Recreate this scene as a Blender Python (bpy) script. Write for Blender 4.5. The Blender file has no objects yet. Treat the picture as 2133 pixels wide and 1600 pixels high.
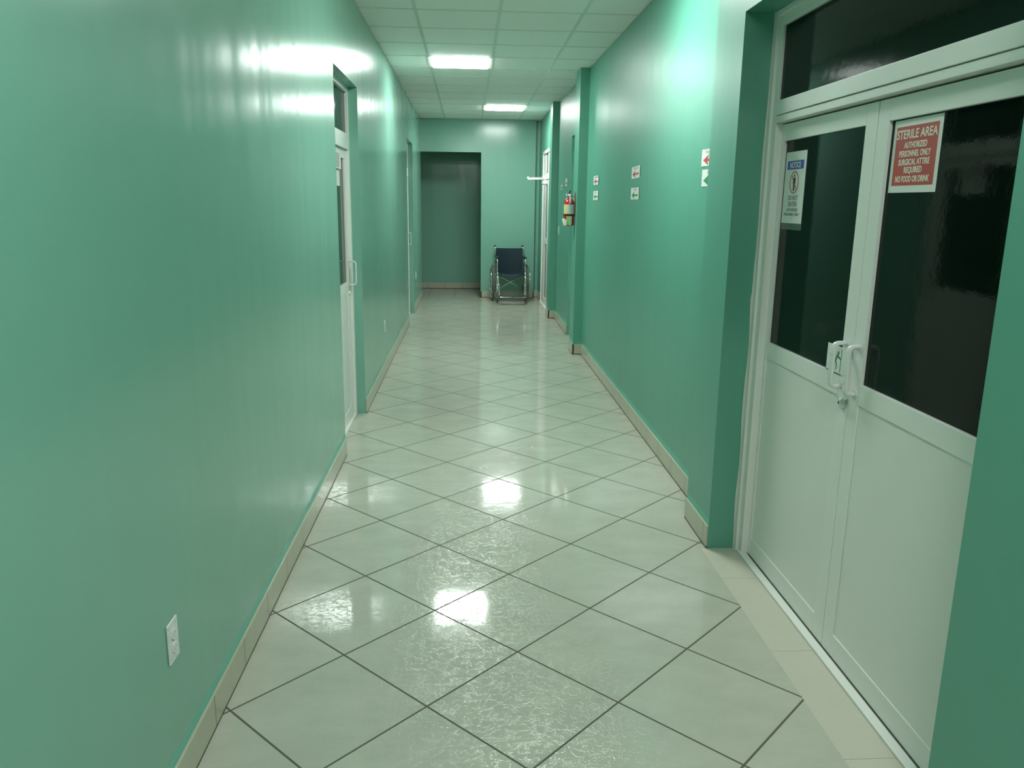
import bpy, bmesh, math, random
from mathutils import Vector, Matrix, noise as mnoise
random.seed(7)
PI = math.pi
S = bpy.context.scene
COL = S.collection

# ------------------------------------------------------------------ camera
cam_d = bpy.data.cameras.new('camera'); cam = bpy.data.objects.new('camera', cam_d); COL.objects.link(cam)
cam_d.sensor_fit = 'HORIZONTAL'; cam_d.sensor_width = 36.0; cam_d.lens = 36.0*1665/2133
cam_d.clip_start = .02; cam_d.clip_end = 100
Mrot = Matrix(((9.98466042e-01, -8.39807101e-04, -5.53611549e-02),
               (-5.38060184e-02, 2.21072554e-01, -9.73771964e-01),
               (1.30566125e-02, 9.75257002e-01, 2.20688251e-01)))
Mrot = Mrot.to_quaternion().to_matrix()
cam.matrix_world = Matrix.Translation((0, 0, 1.6)) @ Mrot.to_4x4()
S.camera = cam
# ------------------------------------------------------------------ exposure, world
S.view_settings.view_transform = 'Standard'; S.view_settings.look = 'None'
S.view_settings.gamma = 1; S.view_settings.use_curve_mapping = False
S.view_settings.exposure = 0.0
w = bpy.data.worlds.new('world'); S.world = w; w.use_nodes = True
w.node_tree.nodes['Background'].inputs[0].default_value = (.5, 1, .75, 1)
w.node_tree.nodes['Background'].inputs[1].default_value = 0.0
LAMP_COL = (.92, 1.0, .95); LAMP_STR = 50.0

# ------------------------------------------------------------------ materials
def new_mat(name):
    m = bpy.data.materials.new(name); m.use_nodes = True
    nt = m.node_tree; return m, nt, nt.nodes['Principled BSDF']
def L(nt, a, b): nt.links.new(a, b)
def plain(name, col, rough=.5, metal=0., spec=.5, bump=0., bscale=60., coat=0., croug=.1):
    m, nt, b = new_mat(name)
    b.inputs['Base Color'].default_value = (*col, 1); b.inputs['Roughness'].default_value = rough
    b.inputs['Metallic'].default_value = metal; b.inputs['Specular IOR Level'].default_value = spec
    b.inputs['Coat Weight'].default_value = coat; b.inputs['Coat Roughness'].default_value = croug
    n = nt.nodes.new('ShaderNodeTexNoise'); n.inputs['Scale'].default_value = bscale
    tc = nt.nodes.new('ShaderNodeTexCoord'); L(nt, tc.outputs['Object'], n.inputs['Vector'])
    if bump:
        bp = nt.nodes.new('ShaderNodeBump'); bp.inputs['Strength'].default_value = bump; bp.inputs['Distance'].default_value = .002
        L(nt, n.outputs['Fac'], bp.inputs['Height']); L(nt, bp.outputs['Normal'], b.inputs['Normal'])
    else:   # faint roughness variation
        mr = nt.nodes.new('ShaderNodeMapRange'); mr.inputs[3].default_value = max(0, rough-.03); mr.inputs[4].default_value = min(1, rough+.03)
        L(nt, n.outputs['Fac'], mr.inputs[0]); L(nt, mr.outputs[0], b.inputs['Roughness'])
    return m

def mathn(nt, op, a, b=None, c=None):
    n = nt.nodes.new('ShaderNodeMath'); n.operation = op
    for i, v in enumerate((a, b, c)):
        if v is None: continue
        if isinstance(v, (int, float)): n.inputs[i].default_value = v
        else: L(nt, v, n.inputs[i])
    return n.outputs[0]
def mixc(nt, fac, a, b):
    n = nt.nodes.new('ShaderNodeMix'); n.data_type = 'RGBA'
    for i, v in ((0, fac), (6, a), (7, b)):
        if isinstance(v, (int, float)): n.inputs[i].default_value = v
        elif isinstance(v, tuple): n.inputs[i].default_value = (*v, 1)
        else: L(nt, v, n.inputs[i])
    return n.outputs[2]
def noisen(nt, vec, scale, detail=2., rough=.5, vscale=None):
    n = nt.nodes.new('ShaderNodeTexNoise'); n.inputs['Scale'].default_value = scale
    n.inputs['Detail'].default_value = detail; n.inputs['Roughness'].default_value = rough
    if vscale:
        mp = nt.nodes.new('ShaderNodeMapping'); mp.inputs['Scale'].default_value = vscale
        L(nt, vec, mp.inputs['Vector']); vec = mp.outputs[0]
    L(nt, vec, n.inputs['Vector']); return n.outputs['Fac']

def wall_paint(name='gloss_teal_paint', r0=.17, r1=.245, ca=(.200, .425, .335), cb=(.220, .450, .36), ior=1.6):
    m, nt, b = new_mat(name)
    tc = nt.nodes.new('ShaderNodeTexCoord'); v = tc.outputs['Object']
    sx = nt.nodes.new('ShaderNodeSeparateXYZ'); L(nt, v, sx.inputs[0])
    blotch = noisen(nt, v, 1.3, 3)
    base = mixc(nt, blotch, ca, cb)
    jit = noisen(nt, v, 9, 2)
    zz = mathn(nt, 'ADD', sx.outputs[2], mathn(nt, 'MULTIPLY', mathn(nt, 'SUBTRACT', jit, .5), .03))
    geo = nt.nodes.new('ShaderNodeNewGeometry'); ns = nt.nodes.new('ShaderNodeSeparateXYZ'); L(nt, geo.outputs['Normal'], ns.inputs[0])
    band = mathn(nt, 'MULTIPLY', mathn(nt, 'LESS_THAN', zz, .145), mathn(nt, 'GREATER_THAN', mathn(nt, 'ABSOLUTE', ns.outputs[0]), .5))
    base = mixc(nt, mathn(nt, 'MULTIPLY', band, .8), base, (.12, .52, .41))
    L(nt, base, b.inputs['Base Color'])
    b.inputs['IOR'].default_value = ior
    rn = noisen(nt, v, 2.2, 4, .6, (1, 1, .5))
    mr = nt.nodes.new('ShaderNodeMapRange'); mr.inputs[3].default_value = r0; mr.inputs[4].default_value = r1
    L(nt, rn, mr.inputs[0]); L(nt, mathn(nt, 'ADD', mr.outputs[0], mathn(nt, 'MULTIPLY', band, .15)), b.inputs['Roughness'])
    streak = noisen(nt, v, 1.0, 1, .4, (6, 6, .8))
    b1 = nt.nodes.new('ShaderNodeBump'); b1.inputs['Strength'].default_value = 1.0; b1.inputs['Distance'].default_value = .0032
    L(nt, streak, b1.inputs['Height']); L(nt, b1.outputs[0], b.inputs['Normal'])
    return m

def tile_floor(name, kind):
    m, nt, b = new_mat(name)
    tc = nt.nodes.new('ShaderNodeTexCoord'); v = tc.outputs['Object']
    sx = nt.nodes.new('ShaderNodeSeparateXYZ'); L(nt, v, sx.inputs[0])
    X, Y = sx.outputs[0], sx.outputs[1]
    if kind == 'diag':
        step = .4440*math.sqrt(2)
        a = mathn(nt, 'ADD', X, Y); c = mathn(nt, 'SUBTRACT', Y, X)
        oa = .1824+3.256; oc = 3.256-.1824; gw = .0036*math.sqrt(2)
    elif kind == 'straight':
        step = .445; a = X; c = Y; oa = -.237; oc = 13.86; gw = .004
    else:
        step = .588; a = mathn(nt, 'MULTIPLY', X, 0.0); c = Y; oa = .29; oc = 2.602; gw = .0012
    def line(t, o):
        f = mathn(nt, 'FLOORED_MODULO', mathn(nt, 'ADD', mathn(nt, 'SUBTRACT', t, o), step/2), step)
        return mathn(nt, 'ABSOLUTE', mathn(nt, 'SUBTRACT', f, step/2))
    d = mathn(nt, 'MINIMUM', line(a, oa), line(c, oc))
    gr = mathn(nt, 'LESS_THAN', d, gw)
    cells = nt.nodes.new('ShaderNodeCombineXYZ')
    L(nt, mathn(nt, 'FLOOR', mathn(nt, 'DIVIDE', mathn(nt, 'SUBTRACT', a, oa), step)), cells.inputs[0])
    L(nt, mathn(nt, 'FLOOR', mathn(nt, 'DIVIDE', mathn(nt, 'SUBTRACT', c, oc), step)), cells.inputs[1])
    wn = nt.nodes.new('ShaderNodeTexWhiteNoise'); wn.noise_dimensions = '2D'; L(nt, cells.outputs[0], wn.inputs['Vector'])
    off = nt.nodes.new('ShaderNodeVectorMath'); off.operation = 'ADD'; L(nt, v, off.inputs[0])
    sc = nt.nodes.new('ShaderNodeVectorMath'); sc.operation = 'SCALE'; sc.inputs['Scale'].default_value = 7
    L(nt, wn.outputs['Color'], sc.inputs[0]); L(nt, sc.outputs[0], off.inputs[1])
    cl = noisen(nt, off.outputs[0], 4.5, 6, .62, (1, 1.8, 1))
    cr = nt.nodes.new('ShaderNodeMapRange'); cr.inputs[1].default_value = .35; cr.inputs[2].default_value = .7; L(nt, cl, cr.inputs[0])
    if kind == 'sill': col = mixc(nt, cr.outputs[0], (.56, .53, .445), (.59, .555, .47)); grout = (.35, .29, .23)
    else: col = mixc(nt, cr.outputs[0], (.445, .445, .375), (.51, .505, .425)); grout = (.13, .13, .10)
    col = mixc(nt, mathn(nt, 'MULTIPLY', wn.outputs['Value'], .10), col, (.62, .57, .50))
    L(nt, mixc(nt, gr, col, grout), b.inputs['Base Color'])
    L(nt, mathn(nt, 'MULTIPLY', mathn(nt, 'SUBTRACT', 1.0, gr), .5), b.inputs['Specular IOR Level'])
    L(nt, mathn(nt, 'ADD', mathn(nt, 'MULTIPLY', gr, .7), .065 if kind != 'sill' else .2), b.inputs['Roughness'])
    # wrinkled glaze
    wr = noisen(nt, v, 24, 4, .6, (1, 1.3, 1))
    rid = mathn(nt, 'ABSOLUTE', mathn(nt, 'SUBTRACT', wr, .5))
    rr = nt.nodes.new('ShaderNodeMapRange'); rr.interpolation_type = 'SMOOTHSTEP'; rr.inputs[2].default_value = .03; L(nt, rid, rr.inputs[0]); rid = rr.outputs[0]
    wob = noisen(nt, v, 6, 2)
    b1 = nt.nodes.new('ShaderNodeBump'); b1.inputs['Strength'].default_value = .5; b1.inputs['Distance'].default_value = .00035; L(nt, rid, b1.inputs['Height'])
    b2 = nt.nodes.new('ShaderNodeBump'); b2.inputs['Strength'].default_value = .25; b2.inputs['Distance'].default_value = .003; L(nt, wob, b2.inputs['Height']); L(nt, b1.outputs[0], b2.inputs['Normal'])
    b3 = nt.nodes.new('ShaderNodeBump'); b3.inputs['Strength'].default_value = .6; b3.inputs['Distance'].default_value = .0015; b3.invert = True
    L(nt, gr, b3.inputs['Height']); L(nt, b2.outputs[0], b3.inputs['Normal'])
    L(nt, b3.outputs[0], b.inputs['Normal'])
    return m

def base_tile():
    m, nt, b = new_mat('beige_skirting_tile')
    tc = nt.nodes.new('ShaderNodeTexCoord'); v = tc.outputs['Object']
    sx = nt.nodes.new('ShaderNodeSeparateXYZ'); L(nt, v, sx.inputs[0])
    X, Y, Z = sx.outputs
    geo = nt.nodes.new('ShaderNodeNewGeometry'); ns = nt.nodes.new('ShaderNodeSeparateXYZ'); L(nt, geo.outputs['Normal'], ns.inputs[0])
    facex = mathn(nt, 'GREATER_THAN', mathn(nt, 'ABSOLUTE', ns.outputs[0]), .5)
    facey = mathn(nt, 'GREATER_THAN', mathn(nt, 'ABSOLUTE', ns.outputs[1]), .5)
    def line(t, o, step):
        f = mathn(nt, 'FLOORED_MODULO', mathn(nt, 'ADD', mathn(nt, 'SUBTRACT', t, o), step/2), step)
        return mathn(nt, 'LESS_THAN', mathn(nt, 'ABSOLUTE', mathn(nt, 'SUBTRACT', f, step/2)), .0022)
    g = mathn(nt, 'MAXIMUM', mathn(nt, 'MULTIPLY', line(Y, 2.561, .333), facex), mathn(nt, 'MULTIPLY', line(X, .68-.333*4-.11, .333), facey))
    g = mathn(nt, 'MAXIMUM', g, mathn(nt, 'LESS_THAN', Z, .009))
    col = mixc(nt, noisen(nt, v, 7, 4), (.47, .445, .35), (.53, .50, .40))
    L(nt, mixc(nt, g, col, (.10, .085, .06)), b.inputs['Base Color'])
    L(nt, mathn(nt, 'ADD', mathn(nt, 'MULTIPLY', g, .5), .18), b.inputs['Roughness'])
    return m

def dark_glass():
    m, nt, b = new_mat('dark_rippled_glass')
    b.inputs['Base Color'].default_value = (.004, .010, .007, 1)
    b.inputs['Roughness'].default_value = .06; b.inputs['IOR'].default_value = 1.5; b.inputs['Specular IOR Level'].default_value = .13
    tc = nt.nodes.new('ShaderNodeTexCoord')
    n = noisen(nt, tc.outputs['Object'], 26, 3, .55)
    bp = nt.nodes.new('ShaderNodeBump'); bp.inputs['Strength'].default_value = .2; bp.inputs['Distance'].default_value = .001
    L(nt, n, bp.inputs['Height']); L(nt, bp.outputs[0], b.inputs['Normal'])
    return m

def ceiling_mat():
    m, nt, b = new_mat('white_ceiling_tile')
    tc = nt.nodes.new('ShaderNodeTexCoord'); v = tc.outputs['Object']
    L(nt, mixc(nt, noisen(nt, v, 1.1, 2), (.91, .89, .87), (.94, .92, .90)), b.inputs['Base Color'])
    b.inputs['Roughness'].default_value = .55
    bp = nt.nodes.new('ShaderNodeBump'); bp.inputs['Strength'].default_value = .2; bp.inputs['Distance'].default_value = .001
    L(nt, noisen(nt, v, 160, 3), bp.inputs['Height']); L(nt, bp.outputs[0], b.inputs['Normal'])
    return m

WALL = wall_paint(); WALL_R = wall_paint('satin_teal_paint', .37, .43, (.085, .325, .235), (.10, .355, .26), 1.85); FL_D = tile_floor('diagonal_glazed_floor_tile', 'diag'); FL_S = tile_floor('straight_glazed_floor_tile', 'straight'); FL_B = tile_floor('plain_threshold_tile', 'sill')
BASE = base_tile(); GLASS = dark_glass(); CEIL = ceiling_mat()
TBAR = plain('painted_ceiling_bar', (.72, .74, .70), .3)
ALU = plain('white_powder_coated_aluminium', (.80, .79, .75), .32, spec=.5)
PANEL = plain('white_door_panel', (.78, .77, .73), .30, bump=.12, bscale=25)
WPLAST = plain('white_plastic', (.76, .76, .74), .28)
PAPER = plain('white_paper', (.78, .76, .73), .55)
GPAPER = plain('grey_printed_paper', (.45, .42, .40), .55)
RED = plain('red_sign_print', (.50, .055, .04), .45)
WINK = plain('cream_sign_print', (.80, .74, .62), .45)
BLUE = plain('blue_sign_print', (.05, .09, .42), .45)
BLACK = plain('black_ink', (.03, .03, .03), .5)
SLOT = plain('grey_slot', (.42, .42, .40), .6)
LGREY = plain('faded_grey_ink', (.42, .40, .40), .5)
GREY = plain('grey_ink', (.25, .24, .24), .5)
RINK = plain('red_ink', (.50, .07, .07), .5)
GINK = plain('green_ink', (.02, .26, .10), .5)
SLEEVE = plain('clear_grey_plastic_sleeve', (.10, .12, .11), .25)
CHROME = plain('chrome', (.72, .72, .72), .13, metal=1)
NAVY = plain('navy_vinyl', (.012, .027, .045), .38, bump=.3, bscale=9)
RUB = plain('black_rubber', (.02, .02, .02), .6)
RUBG = plain('grey_rubber', (.12, .12, .10), .6)
SKIRT = plain('olive_grey_side_panel', (.16, .16, .10), .35)
XRED = plain('red_extinguisher_enamel', (.45, .012, .015), .18, coat=.4)
XLAB = plain('silver_extinguisher_label', (.55, .56, .52), .4)
XYEL = plain('yellow_green_label_stripe', (.55, .62, .06), .4)
XGRN = plain('green_label_stripe', (.25, .5, .08), .4)
BLK = plain('black_band', (.02, .02, .02), .4)
FILL = plain('white_caulk', (.66, .66, .61), .6, bump=.4, bscale=40)
GAP = plain('dark_seam', (.02, .025, .02), .7)
emis = bpy.data.materials.new('lit_panel_diffuser'); emis.use_nodes = True
_b = emis.node_tree.nodes['Principled BSDF']; _b.inputs['Base Color'].default_value = (.8, .8, .8, 1)
_b.inputs['Emission Color'].default_value = (*LAMP_COL, 1); _b.inputs['Emission Strength'].default_value = LAMP_STR

# ------------------------------------------------------------------ helpers
def box(bm, a, b):
    x0, x1 = sorted((a[0], b[0])); y0, y1 = sorted((a[1], b[1])); z0, z1 = sorted((a[2], b[2]))
    v = [bm.verts.new(p) for p in ((x0,y0,z0),(x1,y0,z0),(x1,y1,z0),(x0,y1,z0),(x0,y0,z1),(x1,y0,z1),(x1,y1,z1),(x0,y1,z1))]
    fs = []
    for f in ((3,2,1,0),(4,5,6,7),(0,1,5,4),(1,2,6,5),(2,3,7,6),(3,0,4,7)): fs.append(bm.faces.new([v[i] for i in f]))
    return fs
def fillet(pts, r, n=5):
    pts = [Vector(p) for p in pts]; out = [pts[0]]
    for i in range(1, len(pts)-1):
        a, p, c = pts[i-1], pts[i], pts[i+1]
        d1 = (a-p); d2 = (c-p); rr = min(r, d1.length*.49, d2.length*.49)
        s = p+d1.normalized()*rr; e = p+d2.normalized()*rr
        for k in range(n+1):
            t = k/n; out.append(s*(1-t)**2+p*2*t*(1-t)+e*t*t)
    out.append(pts[-1]); return out
def tube(bm, pts, r, seg=10, closed=False, flat=1.0, cap=True):
    pts = [Vector(p) for p in pts]; n = len(pts); rings = []; nrm = None
    for i, p in enumerate(pts):
        if closed: t = (pts[(i+1) % n]-pts[i-1]).normalized()
        else: t = ((pts[min(i+1, n-1)]-pts[max(i-1, 0)])).normalized()
        if nrm is None:
            nrm = t.cross(Vector((0, 0, 1)))
            if nrm.length < .1: nrm = t.cross(Vector((0, 1, 0)))
            nrm.normalize()
        nrm = (nrm-t*nrm.dot(t)).normalized(); bn = t.cross(nrm)
        ri = r[i] if isinstance(r, (list, tuple)) else r
        rings.append([bm.verts.new(p+nrm*math.cos(2*PI*k/seg)*ri+bn*math.sin(2*PI*k/seg)*ri*flat) for k in range(seg)])
    for i in range(n if closed else n-1):
        A, B = rings[i], rings[(i+1) % n]
        for k in range(seg):
            f = bm.faces.new((A[k], A[(k+1) % seg], B[(k+1) % seg], B[k])); f.smooth = True
    if cap and not closed:
        bm.faces.new(rings[0][::-1]); bm.faces.new(rings[-1])
def lathe(bm, prof, seg=24, axis='z', c=(0, 0, 0)):
    rings = []
    def P(r, h, k):
        a = 2*PI*k/seg; u, v = r*math.cos(a), r*math.sin(a)
        p = {'z': (u, v, h), 'x': (h, u, v), 'y': (v, h, u)}[axis]
        return (p[0]+c[0], p[1]+c[1], p[2]+c[2])
    for r, h in prof: rings.append([bm.verts.new(P(r, h, k)) for k in range(seg)])
    for A, B in zip(rings, rings[1:]):
        for k in range(seg):
            f = bm.faces.new((A[k], A[(k+1) % seg], B[(k+1) % seg], B[k])); f.smooth = True
    bm.faces.new(rings[0][::-1]); bm.faces.new(rings[-1])
def poly(bm, pts, thick, nrm):
    """flat outline (3D points) extruded along nrm"""
    nrm = Vector(nrm)*thick
    a = [bm.verts.new(Vector(p)) for p in pts]; b = [bm.verts.new(Vector(p)+nrm) for p in pts]
    bm.faces.new(a); bm.faces.new(b[::-1])
    for i in range(len(a)): bm.faces.new((a[i], b[i], b[(i+1) % len(a)], a[(i+1) % len(a)]))
def obj(name, bm, mat, parent=None, bevel=0., fix=True):
    if fix: bmesh.ops.recalc_face_normals(bm, faces=bm.faces)
    me = bpy.data.meshes.new(name); bm.to_mesh(me); bm.free()
    for m in (mat if isinstance(mat, (list, tuple)) else [mat]): me.materials.append(m)
    o = bpy.data.objects.new(name, me); COL.objects.link(o)
    if parent: o.parent = parent
    if bevel:
        md = o.modifiers.new('bevel', 'BEVEL'); md.width = bevel; md.segments = 2; md.limit_method = 'ANGLE'; md.harden_normals = True
    return o
def boxes(name, lst, mat, parent=None, bevel=0.):
    bm = bmesh.new()
    for a, b in lst: box(bm, a, b)
    return obj(name, bm, mat, parent, bevel)
def empty(name, loc=(0, 0, 0), rz=0.):
    o = bpy.data.objects.new(name, None); COL.objects.link(o); o.location = loc; o.rotation_euler = (0, 0, rz); o.empty_display_size = .1; return o
def tag(o, label, cat, group=None):
    o['label'] = label; o['category'] = cat
    if group: o['group'] = group
    return o
def struct(o, label=None, cat=None):
    o['kind'] = 'structure'
    if label: o['label'] = label
    if cat: o['category'] = cat
    return o
def text_mesh(body, size, bold=.0, width=None, depth=.0004):
    c = bpy.data.curves.new('lettering', 'FONT'); c.body = body; c.size = size; c.align_x = 'CENTER'; c.align_y = 'CENTER'
    c.offset = bold; c.extrude = depth; c.resolution_u = 3
    o = bpy.data.objects.new('lettering_source', c); COL.objects.link(o)
    dg = bpy.context.evaluated_depsgraph_get(); dg.update()
    me = bpy.data.meshes.new_from_object(o.evaluated_get(dg))
    bpy.data.objects.remove(o); bpy.data.curves.remove(c)
    xs = [v.co.x for v in me.vertices]; ys = [v.co.y for v in me.vertices]
    w = max(xs)-min(xs); cx = (max(xs)+min(xs))/2; cy = (max(ys)+min(ys))/2
    k = (width/w) if width else 1
    for v in me.vertices: v.co.x = (v.co.x-cx)*k; v.co.y -= cy
    return me
def place_text(name, body, size, parent, mat, u, z, x, width=None, bold=0., side=-1):
    """letters on a plane of constant x; side -1: read from -x (right wall), reading direction -y"""
    me = text_mesh(body, size, bold, width)
    for v in me.vertices:
        a, b, c = v.co; v.co = Vector((x+side*c, u+side*a, z+b))
    me.name = name; me.materials.append(mat)
    o = bpy.data.objects.new(name, me); COL.objects.link(o); o.parent = parent; return o

CZ = 2.944     # ceiling height
XL, XR, XP = -.785, 1.2375, 1.146
TL, TR_ = -.985, 1.4375
# ------------------------------------------------------------------ floor
bm = bmesh.new()
def quad(x0, y0, x1, y1, mi):
    f = bm.faces.new([bm.verts.new(p) for p in ((x0,y0,0),(x1,y0,0),(x1,y1,0),(x0,y1,0))]); f.material_index = mi
quad(-1.2, -4.2, 1.118, 13.86, 0); quad(1.118, 3.504, 2.9, 13.86, 0); quad(1.118, 1.672, 2.9, 3.504, 2); quad(1.118, -4.2, 2.9, 1.672, 0)
quad(-2.6, 13.86, 1.135, 15.45, 1); quad(1.135, 13.86, 1.211, 13.95, 0); quad(1.211, 13.86, 2.9, 15.45, 1); quad(1.135, 13.95, 1.211, 15.45, 1)
struct(obj('floor', bm, [FL_D, FL_S, FL_B], fix=False))
# ------------------------------------------------------------------ walls
D1 = (4.99, 6.03, 2.385); D2 = (10.72, 11.81, 2.40)
struct(boxes('wall_left', [((TL,-4,0),(XL,D1[0],CZ)), ((TL,D1[0],D1[2]),(XL,D1[1],CZ)), ((TL,D1[1],0),(XL,D2[0],CZ)),
    ((TL,D2[0],D2[2]),(XL,D2[1],CZ)), ((TL,D2[1],0),(XL,13.86,CZ))], WALL))
RO = (1.672, 3.504, 2.385)
struct(boxes('wall_right', [((XP,-4,0),(TR_,RO[0],CZ)), ((XP,RO[0],RO[2]),(TR_,RO[1],CZ)), ((XP,RO[1],0),(TR_,3.89,CZ)),
    ((XR,3.89,0),(TR_,8.53,CZ)), ((1.142,8.53,0),(TR_,8.87,CZ)), ((XR,8.87,2.385),(TR_,9.87,CZ)), ((XR,9.87,0),(TR_,11.33,CZ)),
    ((1.150,11.33,0),(TR_,11.66,CZ)), ((1.211,11.66,0),(TR_,12.15,CZ)), ((1.211,12.15,2.41),(TR_,13.32,CZ)), ((1.211,13.32,0),(TR_,13.95,CZ))], WALL_R))
struct(boxes('wall_far', [((-.985,13.86,2.42),(.222,14.02,CZ)), ((.222,13.86,0),(1.135,14.02,CZ)), ((1.135,13.95,0),(1.4375,14.02,CZ))], WALL))
struct(boxes('wall_alcove', [((-2.6,15.30,0),(2.6,15.45,2.70)), ((-2.7,13.86,0),(-2.6,15.45,2.70)), ((2.6,13.86,0),(2.7,15.45,2.70)),
    ((-2.6,13.86,0),(-.985,14.02,2.70)), ((1.4375,13.86,0),(2.6,14.02,2.70))], WALL))
struct(boxes('wall_back', [((TL,-4.15,0),(TR_,-4,CZ))], WALL))
# ------------------------------------------------------------------ skirting
BT = .009; BH = .112
struct(boxes('baseboard_left', [((XL,-4,0),(XL+BT,4.985,BH)), ((XL,6.035,0),(XL+BT,10.715,BH)), ((XL,11.815,0),(XL+BT,13.86,BH))], BASE, bevel=.0015))
struct(boxes('baseboard_right', [((XP,-4,0),(XP-BT,1.668,BH)), ((XP,3.506,0),(XP-BT,3.89,BH)), ((XR,3.89,0),(XR-BT,8.53-BT,BH)),
    ((1.142+.013,8.53,0),(XR,8.53-BT,BH)), ((1.142,8.53,0),(1.142-BT,8.87,BH)),
    ((XR,9.872,0),(XR-BT,11.33-BT,BH)), ((1.150+.013,11.33,0),(XR,11.33-BT,BH)), ((1.150,11.33,0),(1.150-BT,11.66,BH)), ((1.211,11.66,0),(1.211-BT,12.14,BH)),
    ((1.211,13.33,0),(1.211-BT,13.94,BH))], BASE, bevel=.0015))
struct(boxes('baseboard_far', [((.242,13.86,0),(1.122,13.86-BT,BH)), ((1.136,13.95,0),(1.201,13.95-BT,BH)), ((.222,13.862,0),(.222-BT,14.02,BH)),
    ((-2.6,15.30,0),(2.6,15.30-BT,BH))], BASE, bevel=.0015))
boxes('corner_grout', [((1.142-BT+.002,8.53,0),(1.155,8.53-BT+.002,BH-.002)), ((1.150-BT+.002,11.33,0),(1.163,11.33-BT+.002,BH-.002)),
    ((.222-BT+.002,13.86,0),(.242,13.86-BT+.002,BH-.002)), ((1.122,13.86,0),(1.135,13.86-BT+.002,BH-.002))], plain('dark_grout', (.07, .065, .045), .8), bpy.data.objects['baseboard_right'])
# ------------------------------------------------------------------ ceiling
GX = [-.988+.0, -.378, .230, .838]; GX = [-.378+.608*k for k in range(-1, 3)]
GY0, GYS = 6.208, .627
bm = bmesh.new()
ly = [GY0+GYS*k for k in range(-17, 14)]
lamps = [(-.378, .230, 3), (.230, .838, 9), (.230, .838, -3), (.230, .838, -10)]  # last panel is added out of view to brighten near walls and double door
gx = [TL, -.378, .230, .838, TR_]; gy = [-4.15]+[y for y in ly if -4.15 < y < 14.0]+[14.02]
for i in range(len(gx)-1):
    for j in range(len(gy)-1):
        if any(abs(gx[i]-l[0]) < .01 and abs(gy[j]-(GY0+GYS*l[2])) < .01 for l in lamps): continue
        box(bm, (gx[i], gy[j], CZ+.0035), (gx[i+1], gy[j+1], CZ+.02))
ce = struct(obj('ceiling', bm, CEIL))
bm = bmesh.new(); tw = .012
for x in (-.378, .230, .838): box(bm, (x-tw, -4.0, CZ), (x+tw, 13.86, CZ+.030))
xs = [XL, -.378, .230, .838, XR]
for y in ly:
    if not (-4 < y < 13.8): continue
    for i in range(4): box(bm, (xs[i]+(tw if i else 0), y-tw, CZ+.001), (xs[i+1]-(tw if i < 3 else 0), y+tw, CZ+.030))
obj('ceiling_grid', bm, TBAR, ce)
struct(boxes('ceiling_alcove', [((-2.6,14.02,2.70),(2.6,15.45,2.75))], CEIL))
# ------------------------------------------------------------------ lamps
lab = ['square lit ceiling panel, the nearer and larger of the two in view', 'square lit ceiling panel, the farther one near the end wall', 'square lit ceiling panel nearest the white double door', 'square lit ceiling panel added out of view above the camera to light the near walls']
for (x0, x1, k), lb in zip(lamps, lab):
    y0 = GY0+GYS*k; y1 = y0+GYS
    e = tag(empty('ceiling_light', ((x0+x1)/2, (y0+y1)/2, CZ)), lb, 'ceiling light', 'square panels in the suspended ceiling')
    hx = (x1-x0)/2-tw-.001; hy = GYS/2-tw-.001; f = .016
    boxes('light_frame', [((-hx,-hy,0),(hx,-hy+f,.035)), ((-hx,hy-f,0),(hx,hy,.035)), ((-hx,-hy+f,0),(-hx+f,hy-f,.035)), ((hx-f,-hy+f,0),(hx,hy-f,.035))], ALU, e)
    boxes('diffuser', [((-hx+f,-hy+f,-.010),(hx-f,hy-f,.012))], emis, e, bevel=.006)

# ------------------------------------------------------------------ doors
def ring(y0, y1, z0, z1, w, xa, xb, wb=None, wt=None):
    wb = w if wb is None else wb; wt = w if wt is None else wt
    return [((xa,y0,z0),(xb,y0+w,z1)), ((xa,y1-w,z0),(xb,y1,z1)), ((xa,y0+w,z0),(xb,y1-w,z0+wb)), ((xa,y0+w,z1-wt),(xb,y1-w,z1))]
def pull_handle(name, parent, x, y, z0, z1, s, mat, out=.055, r=.011):
    """D pull: s=-1 sticks out to -x"""
    bm = bmesh.new()
    pts = fillet([(x,y,z0), (x+s*out,y,z0), (x+s*out,y,z1), (x,y,z1)], .022, 5)
    tube(bm, pts, r, 14, flat=.55)
    for z in (z0, z1): lathe(bm, [(.017, 0), (.017, .004*1)] if s > 0 else [(.017, -.004), (.017, 0)], 16, 'x', (x, y, z))
    return obj(name, bm, mat, parent)
def leaf(parent, y0, y1, s, x, glass_y, glass_z, top, name='door_leaf', hinge=None):
    """s = direction to the corridor (+1 left wall, -1 right wall); x = front face of leaf"""
    e = empty(name); e.parent = parent
    xb = x-s*.034
    gy0, gy1 = glass_y; gz0, gz1 = glass_z
    fr = [((x,y0,.012),(xb,gy0,top)), ((x,gy1,.012),(xb,y1,top)), ((x,gy0,gz1),(xb,gy1,top)), ((x,gy0,gz0-.071),(xb,gy1,gz0)), ((x,gy0,.012),(xb,gy1,.096))]
    boxes('leaf_frame', fr, ALU, e, bevel=.0015)
    bd = [((x-s*.004,gy0,.096),(x-s*.010,gy1,gz0-.071))]
    boxes('lower_panel', bd, PANEL, e)
    boxes('glass', [((x-s*.012,gy0,gz0),(x-s*.018,gy1,gz1))], GLASS, e)
    return e
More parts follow.
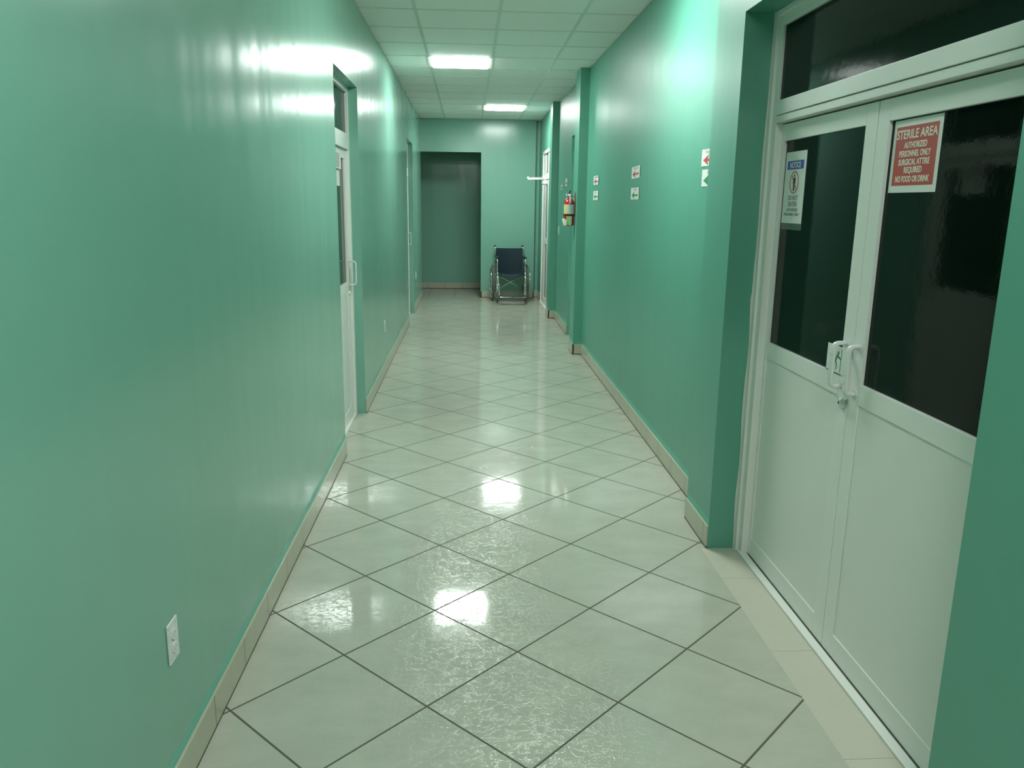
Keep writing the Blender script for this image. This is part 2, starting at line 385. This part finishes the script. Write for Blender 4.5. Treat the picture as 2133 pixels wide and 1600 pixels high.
def single_door(name, y0, y1, s, xf, top_open, handle_far=True):
    """frame front at xf, leaf face 25 mm behind"""
    d = struct(empty(name))
    xb = xf-s*.07
    boxes('door_frame', [((xf,y0,0),(xb,y0+.045,top_open)), ((xf,y1-.045,0),(xb,y1,top_open)), ((xf,y0+.045,top_open-.04),(xb,y1-.045,top_open)),
        ((xf,y0+.045,1.957),(xb,y1-.045,2.060))], ALU, d, bevel=.002)
    boxes('threshold', [((xf,y0+.045,0),(xf-s*.022,y1-.045,.011))], ALU, d)
    boxes('transom_glass', [((xf-s*.02,y0+.045,2.060),(xf-s*.026,y1-.045,top_open-.04))], GLASS, d)
    xl = xf-s*.022
    leaf(d, y0+.048, y1-.048, s, xl, (y0+.13, y1-.13), (1.025, 1.89), 1.954)
    yh = y1-.095 if handle_far else y0+.095
    pull_handle('door_handle', d, xl, yh, 1.0, 1.17, s, WPLAST)
    bm = bmesh.new(); lathe(bm, [(.016, 0), (.016, .010*s), (.010, .014*s)], 18, 'x', (xl, yh, .94)); obj('lock', bm, WPLAST, d)
    boxes('backing', [((xf-s*.075,y0-.02,0),(xf-s*.085,y1+.02,top_open+.02))], BLACK, d)
    return d
single_door('door_1', D1[0], D1[1], 1, -.85, D1[2])
single_door('door_2', D2[0], D2[1], 1, -.85, D2[2])
single_door('door_3', 8.87, 9.87, -1, 1.30, 2.385, True)

# far right door, flush with the wall, with its closer
d = struct(empty('door_4'))
y0, y1 = 12.15, 13.32; xf = 1.205
boxes('door_frame', [((xf,y0,0),(xf+.07,y0+.05,2.41)), ((xf,y1-.05,0),(xf+.07,y1,2.41)), ((xf+.016,y0+.05,2.05),(xf+.07,12.56,2.36)), ((xf+.016,12.93,2.05),(xf+.07,y1-.05,2.36)), ((xf,y0+.05,2.36),(xf+.07,y1-.05,2.41)), ((xf,y0+.05,1.965),(xf+.07,y1-.05,2.05))], ALU, d, bevel=.002)
boxes('threshold', [((xf-.01,y0,0),(xf+.07,y1,.013))], ALU, d)
boxes('transom_glass', [((xf+.03,12.56,2.05),(xf+.036,12.93,2.36))], GLASS, d)
lf = empty('door_leaf'); lf.parent = d
boxes('leaf_frame', [((xf+.016,y0+.053,.015),(xf+.05,12.56,1.962)), ((xf+.016,12.93,.015),(xf+.05,y1-.053,1.962)), ((xf+.016,12.56,.015),(xf+.05,12.93,.12)),
    ((xf+.016,12.56,.98),(xf+.05,12.93,1.06)), ((xf+.016,12.56,1.89),(xf+.05,12.93,1.962))], ALU, lf, bevel=.002)
boxes('glass', [((xf+.030,12.56,1.06),(xf+.036,12.93,1.89)), ((xf+.030,12.56,.12),(xf+.036,12.93,.98))], GLASS, lf)
boxes('backing', [((xf+.075,y0-.02,0),(xf+.085,y1+.02,2.43))], BLACK, d)
cl = empty('door_closer'); cl.parent = d
bm = bmesh.new(); box(bm, (xf-.055,12.55,1.885), (xf+.016,12.80,1.945)); obj('closer_body', bm, WPLAST, cl, bevel=.015)
bm = bmesh.new(); lathe(bm, [(.012,1.945),(.012,1.985)], 14, 'z', (xf-.02,12.62,0))
tube(bm, [(xf-.02,12.62,1.972),(.925,12.66,1.958)], .0165, 10, flat=.7); obj('closer_arm', bm, WPLAST, cl)
bm = bmesh.new(); tube(bm, [(.925,12.66,1.975),(xf-.005,13.02,2.00)], .015, 10, flat=.7); lathe(bm, [(.015,1.955),(.015,1.999)], 12, 'z', (.925,12.66,0)); obj('closer_forearm', bm, WPLAST, cl)
boxes('arm_shoe', [((xf-.03,12.98,1.99),(xf,13.08,2.03))], WPLAST, cl, bevel=.004)

# white double door at the right
d = struct(empty('door_5'))
y0, y1, zt = RO; xf = 1.272
def jamb(ya, yb, yi):   # stepped jamb: outer strip flush, inner strip set back
    return [((xf,ya,0),(xf+.09,yb,zt))]
boxes('door_frame', [((xf,y1-.030,0),(xf+.10,y1,zt)), ((xf+.012,y1-.075,0),(xf+.10,y1-.030,zt)),
    ((xf,y0,0),(xf+.10,y0+.030,zt)), ((xf+.012,y0+.030,0),(xf+.10,y0+.075,zt)),
    ((xf,y0+.030,zt-.022),(xf+.10,y1-.030,zt)), ((xf+.010,y0+.075,zt-.064),(xf+.10,y1-.075,zt-.022)),
    ((xf+.004,y0+.075,1.970),(xf+.10,y1-.075,2.027)), ((xf+.009,y0+.075,1.940),(xf+.10,y1-.075,1.968))], ALU, d, bevel=.002)
boxes('transom_glass', [((xf+.022,y0+.075,2.027),(xf+.028,y1-.075,zt-.064))], GLASS, d)
boxes('threshold', [((xf+.004,y0+.02,0),(xf+.038,y1-.02,.011))], ALU, d, bevel=.003)
XD = 1.315
boxes('seam', [((XD+.012,2.612,.02),(XD+.034,2.632,1.93))], GAP, d)
l1 = leaf(d, 2.6245, 3.455, -1, XD, (2.703, 3.400), (1.020, 1.866), 1.934)
l2 = leaf(d, 1.72, 2.6205, -1, XD, (1.80, 2.549), (1.020, 1.866), 1.934)
pull_handle('door_handle', d, XD, 2.668, .988, 1.142, -1, WPLAST, .048, .0145)
pull_handle('door_handle', d, XD, 2.578, .982, 1.144, -1, WPLAST, .036, .0150)
bm = bmesh.new(); lathe(bm, [(.021, .0), (.020, -.010), (.012, -.014), (.012, -.018)], 20, 'x', (XD, 2.650, .934)); lk = obj('lock', bm, WPLAST, d)
bm = bmesh.new(); lathe(bm, [(.005, -.0175), (.005, -.0190)], 12, 'x', (XD, 2.650, .934)); obj('keyhole', bm, BLACK, lk)
boxes('backing', [((1.380,y0-.02,0),(1.390,y1+.02,zt+.02))], BLACK, d)
bm = bmesh.new()
for i in range(60):   # ragged caulk beside the frame
    za = zt*i/60; zb = zt*(i+1)/60
    wf = lambda z: .003+.010*max(0, mnoise.noise(Vector((z*3.1, 4.2, 0)))+.35)*(1.4 if z < 1.2 else .6)
    f = [bm.verts.new(p) for p in ((xf-wf(za),y1-.0012,za), (xf,y1-.0012,za), (xf,y1-.0012,zb), (xf-wf(zb),y1-.0012,zb))]
    bm.faces.new(f)
ck = obj('caulk', bm, FILL, d); md = ck.modifiers.new('s', 'SOLIDIFY'); md.thickness = .001; md.offset = 0

# ------------------------------------------------------------------ signs on the double door
def sheet(name, x, y0, y1, z0, z1, mat, s=-1, parent=None, t=.0012):
    return boxes(name, [((x,y0,z0),(x+s*t,y1,z1))], mat, parent)
XG = XD+.012     # glass face
t = tag(empty('notice_sign', (XG,3.283,1.534)), 'narrow white NOTICE do not enter sign with blue heading on the double door glass', 'sign')
def kid(o, par):
    o.parent = par; o.matrix_parent_inverse = Matrix.Translation(par.location).inverted(); return o
kid(sheet('sleeve', XG, 3.179, 3.387, 1.508, 1.815, SLEEVE, t=.001), t)
kid(sheet('paper', XG-.001, 3.182, 3.386, 1.534, 1.819, PAPER), t)
xs_ = XG-.0022
kid(sheet('heading_band', xs_, 3.202, 3.366, 1.749, 1.783, BLUE, t=.0006), t)
kid(place_text('lettering', 'NOTICE', .032, t, WINK, 3.284, 1.766, xs_-.0006, .108, .0006), t)
for b_, s_, z_, w_ in (('DO NOT', .027, 1.636, .098), ('ENTER', .027, 1.611, .086), ('AUTHORIZED', .017, 1.588, .112), ('PERSONNEL ONLY', .017, 1.570, .156), ('------', .01, 1.556, .035)):
    kid(place_text('lettering', b_, s_, t, BLACK if s_ > .012 else GREY, 3.284, z_, xs_, w_, 0), t)
bm = bmesh.new()   # prohibition ring and bar
cy, cz_, R1, R2 = 3.284, 1.697, .044, .040
for k in range(40):
    a, b2 = 2*PI*k/40, 2*PI*(k+1)/40
    poly(bm, [(xs_,cy+R1*math.cos(a),cz_+R1*math.sin(a)), (xs_,cy+R1*math.cos(b2),cz_+R1*math.sin(b2)), (xs_,cy+R2*math.cos(b2),cz_+R2*math.sin(b2)), (xs_,cy+R2*math.cos(a),cz_+R2*math.sin(a))], .0009, (-1,0,0))
u = math.sqrt(.5); q = .002
poly(bm, [(xs_,cy+R2*u+q*u,cz_+R2*u-q*u), (xs_,cy-R2*u+q*u,cz_-R2*u-q*u), (xs_,cy-R2*u-q*u,cz_-R2*u+q*u), (xs_,cy+R2*u-q*u,cz_+R2*u+q*u)], .0009, (-1,0,0))
kid(obj('prohibition_ring', bm, RINK), t)
bm = bmesh.new()   # standing figure
def pg(pts, c=(0,0), th=.0006): poly(bm, [(xs_,c[0]-p[0],c[1]+p[1]) for p in pts], th, (-1,0,0))
pg([(.0055*math.cos(2*PI*k/14), .0055*math.sin(2*PI*k/14)) for k in range(14)], (cy,cz_+.026))
pg([(-.012,.018),(.012,.018),(.012,-.006),(.008,-.006),(.0065,.008),(.0065,-.034),(.001,-.034),(.0005,-.008),(-.0005,-.008),(-.001,-.034),(-.0065,-.034),(-.0065,.008),(-.008,-.006),(-.012,-.006)], (cy,cz_))
kid(obj('person_pictogram', bm, BLACK), t)

t = tag(empty('sterile_area_sign', (XG,2.40,1.647)), 'red and white STERILE AREA sign on the right leaf glass of the double door', 'sign')
kid(sheet('paper', XG, 2.270, 2.531, 1.647, 1.862, PAPER), t)
xs_ = XG-.0012
kid(sheet('red_field', xs_, 2.287, 2.514, 1.668, 1.842, RED, t=.0006), t)
for b_, s_, z_, w_ in (('STERILE AREA', .037, 1.8185, .220), ('AUTHORIZED', .025, 1.7865, .124), ('PERSONNEL ONLY', .025, 1.7615, .172), ('SURGICAL ATTIRE', .025, 1.7365, .170), ('REQUIRED', .025, 1.7120, .098), ('NO FOOD OR DRINK', .025, 1.6870, .186)):
    kid(place_text('lettering', b_, s_, t, WINK, 2.4005, z_, xs_-.0006, w_, .0006), t)

t = tag(empty('push_notice', (XG,2.80,1.0)), 'small white card with a green figure pushing, behind the double door pull handles', 'sign')
XF = XD-.0008
kid(boxes('card', [((XF,2.662,1.025),(XF-.001,2.810,1.121))], PAPER), t)
kid(boxes('tape', [((XF,2.690,1.0225),(XF-.001,2.810,1.0248))], BLACK), t)
xs_ = XF-.0012; bm = bmesh.new()
def stroke(a, b, wd):
    a = Vector(a); b = Vector(b); dd = (b-a).normalized(); n = Vector((-dd.y, dd.x))*wd/2
    poly(bm, [(xs_,2.722-p.x,1.072+p.y) for p in (a+n, b+n, b-n, a-n)], .0006, (-1,0,0))
poly(bm, [(xs_,2.722-(.0+.006*math.cos(2*PI*k/14)),1.072+.025+.006*math.sin(2*PI*k/14)) for k in range(14)], .0006, (-1,0,0))
for a_, b_, w_ in (((-.004,.019),(-.018,-.008),.009), ((-.003,.015),(.022,.003),.0045), ((-.003,.012),(.018,.010),.004), ((-.018,-.008),(-.006,-.016),.006), ((-.006,-.016),(-.010,-.036),.005), ((-.018,-.008),(-.038,-.022),.006), ((.025,.040),(.021,-.042),.003)):
    stroke(a_, b_, w_)
kid(obj('pushing_pictogram', bm, GINK), t)

# ------------------------------------------------------------------ arrow signs
def arrow_sign(y, z, ink, word, label, w=.285, h=.085, tilt=0.):
    """centre (y,z) on the right wall, arrow to the far end (image left)"""
    t = tag(empty('arrow_sign', (XR, y, z)), label, 'sign', 'taped paper arrow signs on the right wall')
    t.rotation_euler = (tilt, 0, 0)
    bm = bmesh.new(); n = 8   # slightly curling sheet
    P = [[None]*2 for _ in range(n+1)]
    fr = []
    for i in range(n+1):
        yy = -w/2+w*i/n; off = -.0012-.004*abs(2*i/n-1)**4
        P[i] = [(off,yy,-h/2), (off,yy,h/2)]
    for i in range(n):
        poly(bm, [P[i][0], P[i+1][0], P[i+1][1], P[i][1]], .0006, (1,0,0))
    bmesh.ops.remove_doubles(bm, verts=bm.verts, dist=1e-6)
    obj('paper', bm, PAPER, t)
    bm = bmesh.new(); X = -.0016
    hx = w*.40; by = -h*.14; hh = h*.32; sh = h*.075
    poly(bm, [(X-.0028,hx,by), (X,hx-.085,by+hh), (X,hx-.066,by+sh), (X,-w*.34,by+sh), (X,-w*.34,by-sh), (X,hx-.066,by-sh), (X,hx-.085,by-hh)], .0006, (-1,0,0))
    obj('arrow', bm, ink, t)
    me = text_mesh(word, .022, 0, w*(.62 if len(word) > 5 else .34))
    for v in me.vertices: a, b, c = v.co; v.co = Vector((-.0019-c, -a+.01, b+h*.34))
    me.materials.append(LGREY); o = bpy.data.objects.new('lettering', me); COL.objects.link(o); o.parent = t
arrow_sign(4.175, 1.842, RINK, 'Shipment', 'paper sign with red arrow, half hidden by the nearest pillar', tilt=.02)
arrow_sign(4.150, 1.741, GINK, 'Info', 'paper sign with green arrow, half hidden by the nearest pillar')
arrow_sign(6.02, 1.834, RINK, 'Shipment', 'paper sign with red arrow, alone on the middle of the right wall', tilt=-.02)
arrow_sign(6.02, 1.681, GINK, 'Info', 'paper sign with green arrow, below the red one mid wall')
arrow_sign(7.89, 1.826, RINK, 'Shipment', 'paper sign with red arrow beside the extinguisher pillar')
arrow_sign(7.88, 1.683, GINK, 'Info', 'paper sign with green arrow beside the extinguisher pillar')
arrow_sign(10.28, 1.865, GINK, 'Info', 'faint paper sign on the wall above the fire extinguisher, nearer of two', w=.22, h=.09)
arrow_sign(10.75, 1.815, BLACK, 'Info', 'faint small paper sign beyond the fire extinguisher, farther of two', w=.2, h=.06)

# papers on the near left door
t = tag(empty('door_notice', (-.884,5.60,1.82)), 'grey and pink printed notice at the top of the left door glass', 'paper notice')
kid(boxes('paper', [((-.872,5.44,1.812),(-.871,5.745,1.915))], GPAPER), t)
kid(boxes('paper_trim', [((-.871,5.44,1.812),(-.8705,5.745,1.820)), ((-.871,5.68,1.82),(-.8705,5.745,1.915))], PAPER), t)
t = tag(empty('door_notice', (-.884,5.60,1.70)), 'white paper notice on the left door glass, below the grey one', 'paper notice')
kid(boxes('paper', [((-.8845,5.44,1.700),(-.8835,5.750,1.8115))], PAPER), t)
kid(boxes('printed_line', [((-.8835,5.47,1.772),(-.883,5.60,1.780)), ((-.8835,5.47,1.755),(-.883,5.62,1.760)), ((-.8835,5.47,1.735),(-.883,5.58,1.739))], GREY), t)

# ------------------------------------------------------------------ sockets and switches
def outlet(y, z, label, x=XL, s=1):
    t = tag(empty('wall_outlet', (x, y, z)), label, 'outlet', 'white outlets along the left wall')
    bm = bmesh.new(); box(bm, (0,-.035,-.0575), (s*.006,.035,.0575)); obj('cover_plate', bm, WPLAST, t, bevel=.003)
    for zc in (-.0195, .0195):
        bm = bmesh.new(); lathe(bm, [(.0165, .0055*s), (.0165, .008*s), (.015, .0085*s)], 20, 'x', (0,0,zc)); so = obj('socket', bm, PAPER, t)
        boxes('slot', [((s*.0084,-.0075,zc-.002),(s*.0089,-.006,zc+.006)), ((s*.0084,.006,zc-.002),(s*.0089,.0075,zc+.005)), ((s*.0084,-.002,zc-.009),(s*.0089,.002,zc-.006))], SLOT, so)
    bm = bmesh.new(); lathe(bm, [(.003, .006*s), (.003, .0072*s)], 10, 'x'); obj('screw', bm, SLOT, t)
    return t
outlet(1.967, .455, 'white wall outlet on the near left wall, large at the bottom of the photo')
outlet(7.53, .45, 'white outlet on the left wall between the two doors')
outlet(12.20, .52, 'small white outlet on the left wall past the far door')
t = tag(empty('light_switch', (XR, 11.02, 1.25)), 'white light switch on the right wall beside the third pillar', 'light switch')
bm = bmesh.new(); box(bm, (-.006,-.035,-.0575), (0,.035,.0575)); obj('cover_plate', bm, WPLAST, t, bevel=.003)
boxes('rocker', [((-.010,-.012,-.025),(-.006,.012,.025))], PAPER, t)

# ------------------------------------------------------------------ fire extinguisher
t = tag(empty('fire_extinguisher', (1.078, 8.69, 1.372)), 'red fire extinguisher with silver label and black band hung on the second pillar', 'fire extinguisher')
r = .056
bm = bmesh.new(); lathe(bm, [(r*.8,0),(r*.97,.006),(r,.02),(r,.225),(r*.97,.243),(r*.86,.260),(r*.62,.276),(r*.36,.285),(.014,.290)], 32); obj('cylinder', bm, XRED, t)
def band(name, r0, z0, z1, a0, a1, mat, n=18, th=.0012):
    bm = bmesh.new()
    for k in range(n):
        a, b = a0+(a1-a0)*k/n, a0+(a1-a0)*(k+1)/n
        vs = [(rr*math.cos(q), rr*math.sin(q), z) for z in (z0, z1) for q in (a, b) for rr in (r0, r0+th)]
        V = [bm.verts.new(p) for p in vs]
        for f in ((0,2,3,1),(4,5,7,6),(0,1,5,4),(2,6,7,3),(1,3,7,5),(0,4,6,2)): bm.faces.new([V[i] for i in f])
    bmesh.ops.remove_doubles(bm, verts=bm.verts, dist=1e-6)
    return obj(name, bm, mat, t)
D_ = PI/180; A0 = -90*D_
band('label', r, .125, .222, A0-75*D_, A0+65*D_, XLAB)
band('label_stripe', r+.0012, .125, .222, A0-58*D_, A0-36*D_, XYEL, 5, .0005)
band('retaining_band', r, .104, .118, 0, 2*PI, BLK, 32, .003)
band('lower_label', r, .008, .100, A0-32*D_, A0+28*D_, XLAB, 8)
band('lower_label_stripe', r+.0012, .008, .100, A0-32*D_, A0-4*D_, XGRN, 5, .0005)
bm = bmesh.new(); lathe(bm, [(.015,.288),(.015,.305),(.020,.306),(.020,.322),(.012,.326)], 16); obj('valve', bm, CHROME, t)
bm = bmesh.new(); tube(bm, fillet([(.0,.012,.322),(.0,-.02,.352),(.0,-.075,.362)], .02), .008, 10, flat=.5); obj('lever', bm, BLK, t)
bm = bmesh.new(); tube(bm, [(.0,-.005,.318),(.0,-.08,.312)], .007, 10, flat=.5); obj('carry_handle', bm, CHROME, t)
bm = bmesh.new(); lathe(bm, [(.012,-.012),(.012,0)], 14, 'x', (-.018,0,.312)); obj('gauge', bm, CHROME, t)
bm = bmesh.new(); tube(bm, fillet([(.0,-.018,.325),(.002,-.058,.318),(.003,-.063,.28),(.004,-.064,.235)], .02), [.007]*13+[.0085], 10); obj('nozzle_hose', bm, WPLAST, t)
bm = bmesh.new(); tube(bm, fillet([(-.015,-.02,.322),(-.035,-.04,.335),(-.045,-.03,.30)], .01), .0025, 8); obj('safety_pin', bm, CHROME, t)
boxes('bracket_plate', [((r+.001,-.022,.10),(.064,.022,.345)), ((.02,-.004,.300),(.06,.004,.306))], XRED, t)
bm = bmesh.new(); poly(bm, [(-.078,-.045,.075),(-.055,-.058,.078),(-.030,-.060,.060),(-.030,-.060,.005),(-.060,-.055,.004)], .0012, (0,-1,0)); obj('inspection_tag', bm, PAPER, t)

# ------------------------------------------------------------------ wheelchair
wc = tag(empty('wheelchair', (.708, 13.30, 0), 1.7*D_), 'folding wheelchair with navy seat and chrome frame against the far wall', 'wheelchair')
FX = .232
def tb(name, pts, rad, mat, par=wc, fil=.04, seg=10, **k):
    bm = bmesh.new(); tube(bm, fillet(pts, fil) if len(pts) > 2 else pts, rad, seg, **k); return obj(name, bm, mat, par)
bm = bmesh.new(); n = 10; ys = .315
for i in range(n):   # slung back
    a = -FX+2*FX*i/n; b = -FX+2*FX*(i+1)/n; sag = lambda x: ys+.03*(1-(x/FX)**2)
    poly(bm, [(a,sag(a),.445),(b,sag(b),.445),(b,sag(b)+.005,.862-.006*(1-(b/FX)**2)),(a,sag(a)+.005,.862-.006*(1-(a/FX)**2))], .012, (0,1,0))
bmesh.ops.remove_doubles(bm, verts=bm.verts, dist=1e-5); bk = obj('backrest', bm, NAVY, wc)
bm = bmesh.new()
for z in (.845, .70, .50): box(bm, (-FX+.01,ys+.004,z), (-FX+.02,ys+.006,z+.002))
bm.free()
bm = bmesh.new()
for i in range(n):   # slung seat
    a = -FX+2*FX*i/n; b = -FX+2*FX*(i+1)/n; sg = lambda x: .455-.02*(1-(x/FX)**2)
    poly(bm, [(a,-.14,sg(a)),(b,-.14,sg(b)),(b,.33,sg(b)),(a,.33,sg(a))], .014, (0,0,1))
bmesh.ops.remove_doubles(bm, verts=bm.verts, dist=1e-5); obj('seat', bm, NAVY, wc)
bm = bmesh.new(); tube(bm, [(-FX,-.145,.458),(-FX*.5,-.145,.444),(0,-.145,.438),(FX*.5,-.145,.444),(FX,-.145,.458)], .010, 8); obj('seat_edge', bm, NAVY, wc)
for s in (-1, 1):
    x = s*FX
    fr = tb('side_frame', [(x,-.15,.19),(x,-.15,.45),(x,.33,.45)], .0115, CHROME, fil=.02)
    tb('back_cane', [(x,.33,.14),(x,.33,.875),(x,.41,.885)], .0115, CHROME)
    tb('lower_rail', [(x,.33,.19),(x,-.15,.19)], .0115, CHROME)
    tb('arm_tube', [(x,.33,.70),(x-s*.004,-.12,.70),(x-s*.004,-.15,.45)], .0115, CHROME)
    bm = bmesh.new(); box(bm, (x-.024,-.05,.712), (x+.030,.25,.735)); obj('armrest_pad', bm, RUB, wc, bevel=.009)
    bm = bmesh.new(); tube(bm, [(x,.36,.883),(x,.375,.885),(x,.47,.887)], [.013,.0165,.0165], 12); obj('push_grip', bm, RUB, wc)
    boxes('side_panel', [((x+s*.006,-.10,.47),(x+s*.009,.29,.63))], SKIRT, wc)
    tb('hanger', [(x-s*.006,-.165,.50),(x-s*.006,-.19,.44),(x-s*.028,-.40,.15)], .0125, CHROME, fil=.05)
    bm = bmesh.new(); box(bm, (s*.014,-.50,.118), (s*.215,-.36,.130)); fp = obj('footplate', bm, CHROME, wc, bevel=.004)
    # rear wheel
    wx = s*.283; we = empty('rear_wheel', (wx,.20,.302)); we.parent = wc
    def circ(R, x, nn=48): return [(x, R*math.cos(2*PI*k/nn), R*math.sin(2*PI*k/nn)) for k in range(nn)]
    bm = bmesh.new(); tube(bm, circ(.288, 0), .0135, 10, closed=True); obj('tyre', bm, RUBG, we)
    bm = bmesh.new(); tube(bm, circ(.268, 0), .009, 8, closed=True); obj('rim', bm, CHROME, we)
    bm = bmesh.new(); tube(bm, circ(.255, s*.036), .0085, 10, closed=True)
    for k in range(6):
        a = 2*PI*k/6; tube(bm, [(s*.036,.255*math.cos(a),.255*math.sin(a)), (0,.268*math.cos(a),.268*math.sin(a))], .004, 6)
    obj('push_rim', bm, CHROME, we)
    bm = bmesh.new()
    for k in range(28):
        a = 2*PI*k/28; b = a+(.5 if k % 2 else -.5)
        tube(bm, [((.018 if k % 4 < 2 else -.018),.02*math.cos(b),.02*math.sin(b)), (0,.262*math.cos(a),.262*math.sin(a))], .0012, 4)
    obj('spokes', bm, CHROME, we)
    bm = bmesh.new(); lathe(bm, [(.012,-.03),(.026,-.024),(.015,-.016),(.015,.016),(.026,.024),(.012,.03)], 16, 'x'); tube(bm, [(-s*.05,0,0),(s*.02,0,0)], .007, 8); obj('hub', bm, CHROME, we)
    # caster
    ca = empty('caster', (s*.232,-.215,0)); ca.parent = wc
    bm = bmesh.new(); tube(bm, [(0,0,0)], .01, 8) if False else None
    tubc = [(0, .072*math.cos(2*PI*k/28), .0855+.072*math.sin(2*PI*k/28)) for k in range(28)]
    tube(bm, tubc, .0125, 8, closed=True); obj('caster_tyre', bm, RUBG, ca)
    bm = bmesh.new(); lathe(bm, [(.064,-.006),(.064,.006)], 24, 'x', (0,0,.0855)); obj('caster_wheel', bm, SKIRT, ca)
    bm = bmesh.new()
    tube(bm, fillet([(-.020,0,.0855),(-.020,.02,.172),(.020,.02,.172),(.020,0,.0855)], .01), .0045, 8)
    tube(bm, [(-.024,0,.0855),(.024,0,.0855)], .004, 8); tube(bm, [(0,.022,.17),(0,.045,.27)], .012, 10); obj('caster_fork', bm, CHROME, ca)
    tb('caster_stem', [(s*.232,-.17,.20),(s*.232,-.17,.30)], .013, CHROME)
for s in (-1, 1):
    tb('cross_brace', [(s*.215,.07-.012*s,.44),(-s*.215,.07-.012*s,.195)], .0095, CHROME)
bm = bmesh.new(); lathe(bm, [(.012,-.03),(.012,.03)], 12, 'y', (0,.07,.3175)); obj('brace_pivot', bm, CHROME, wc)
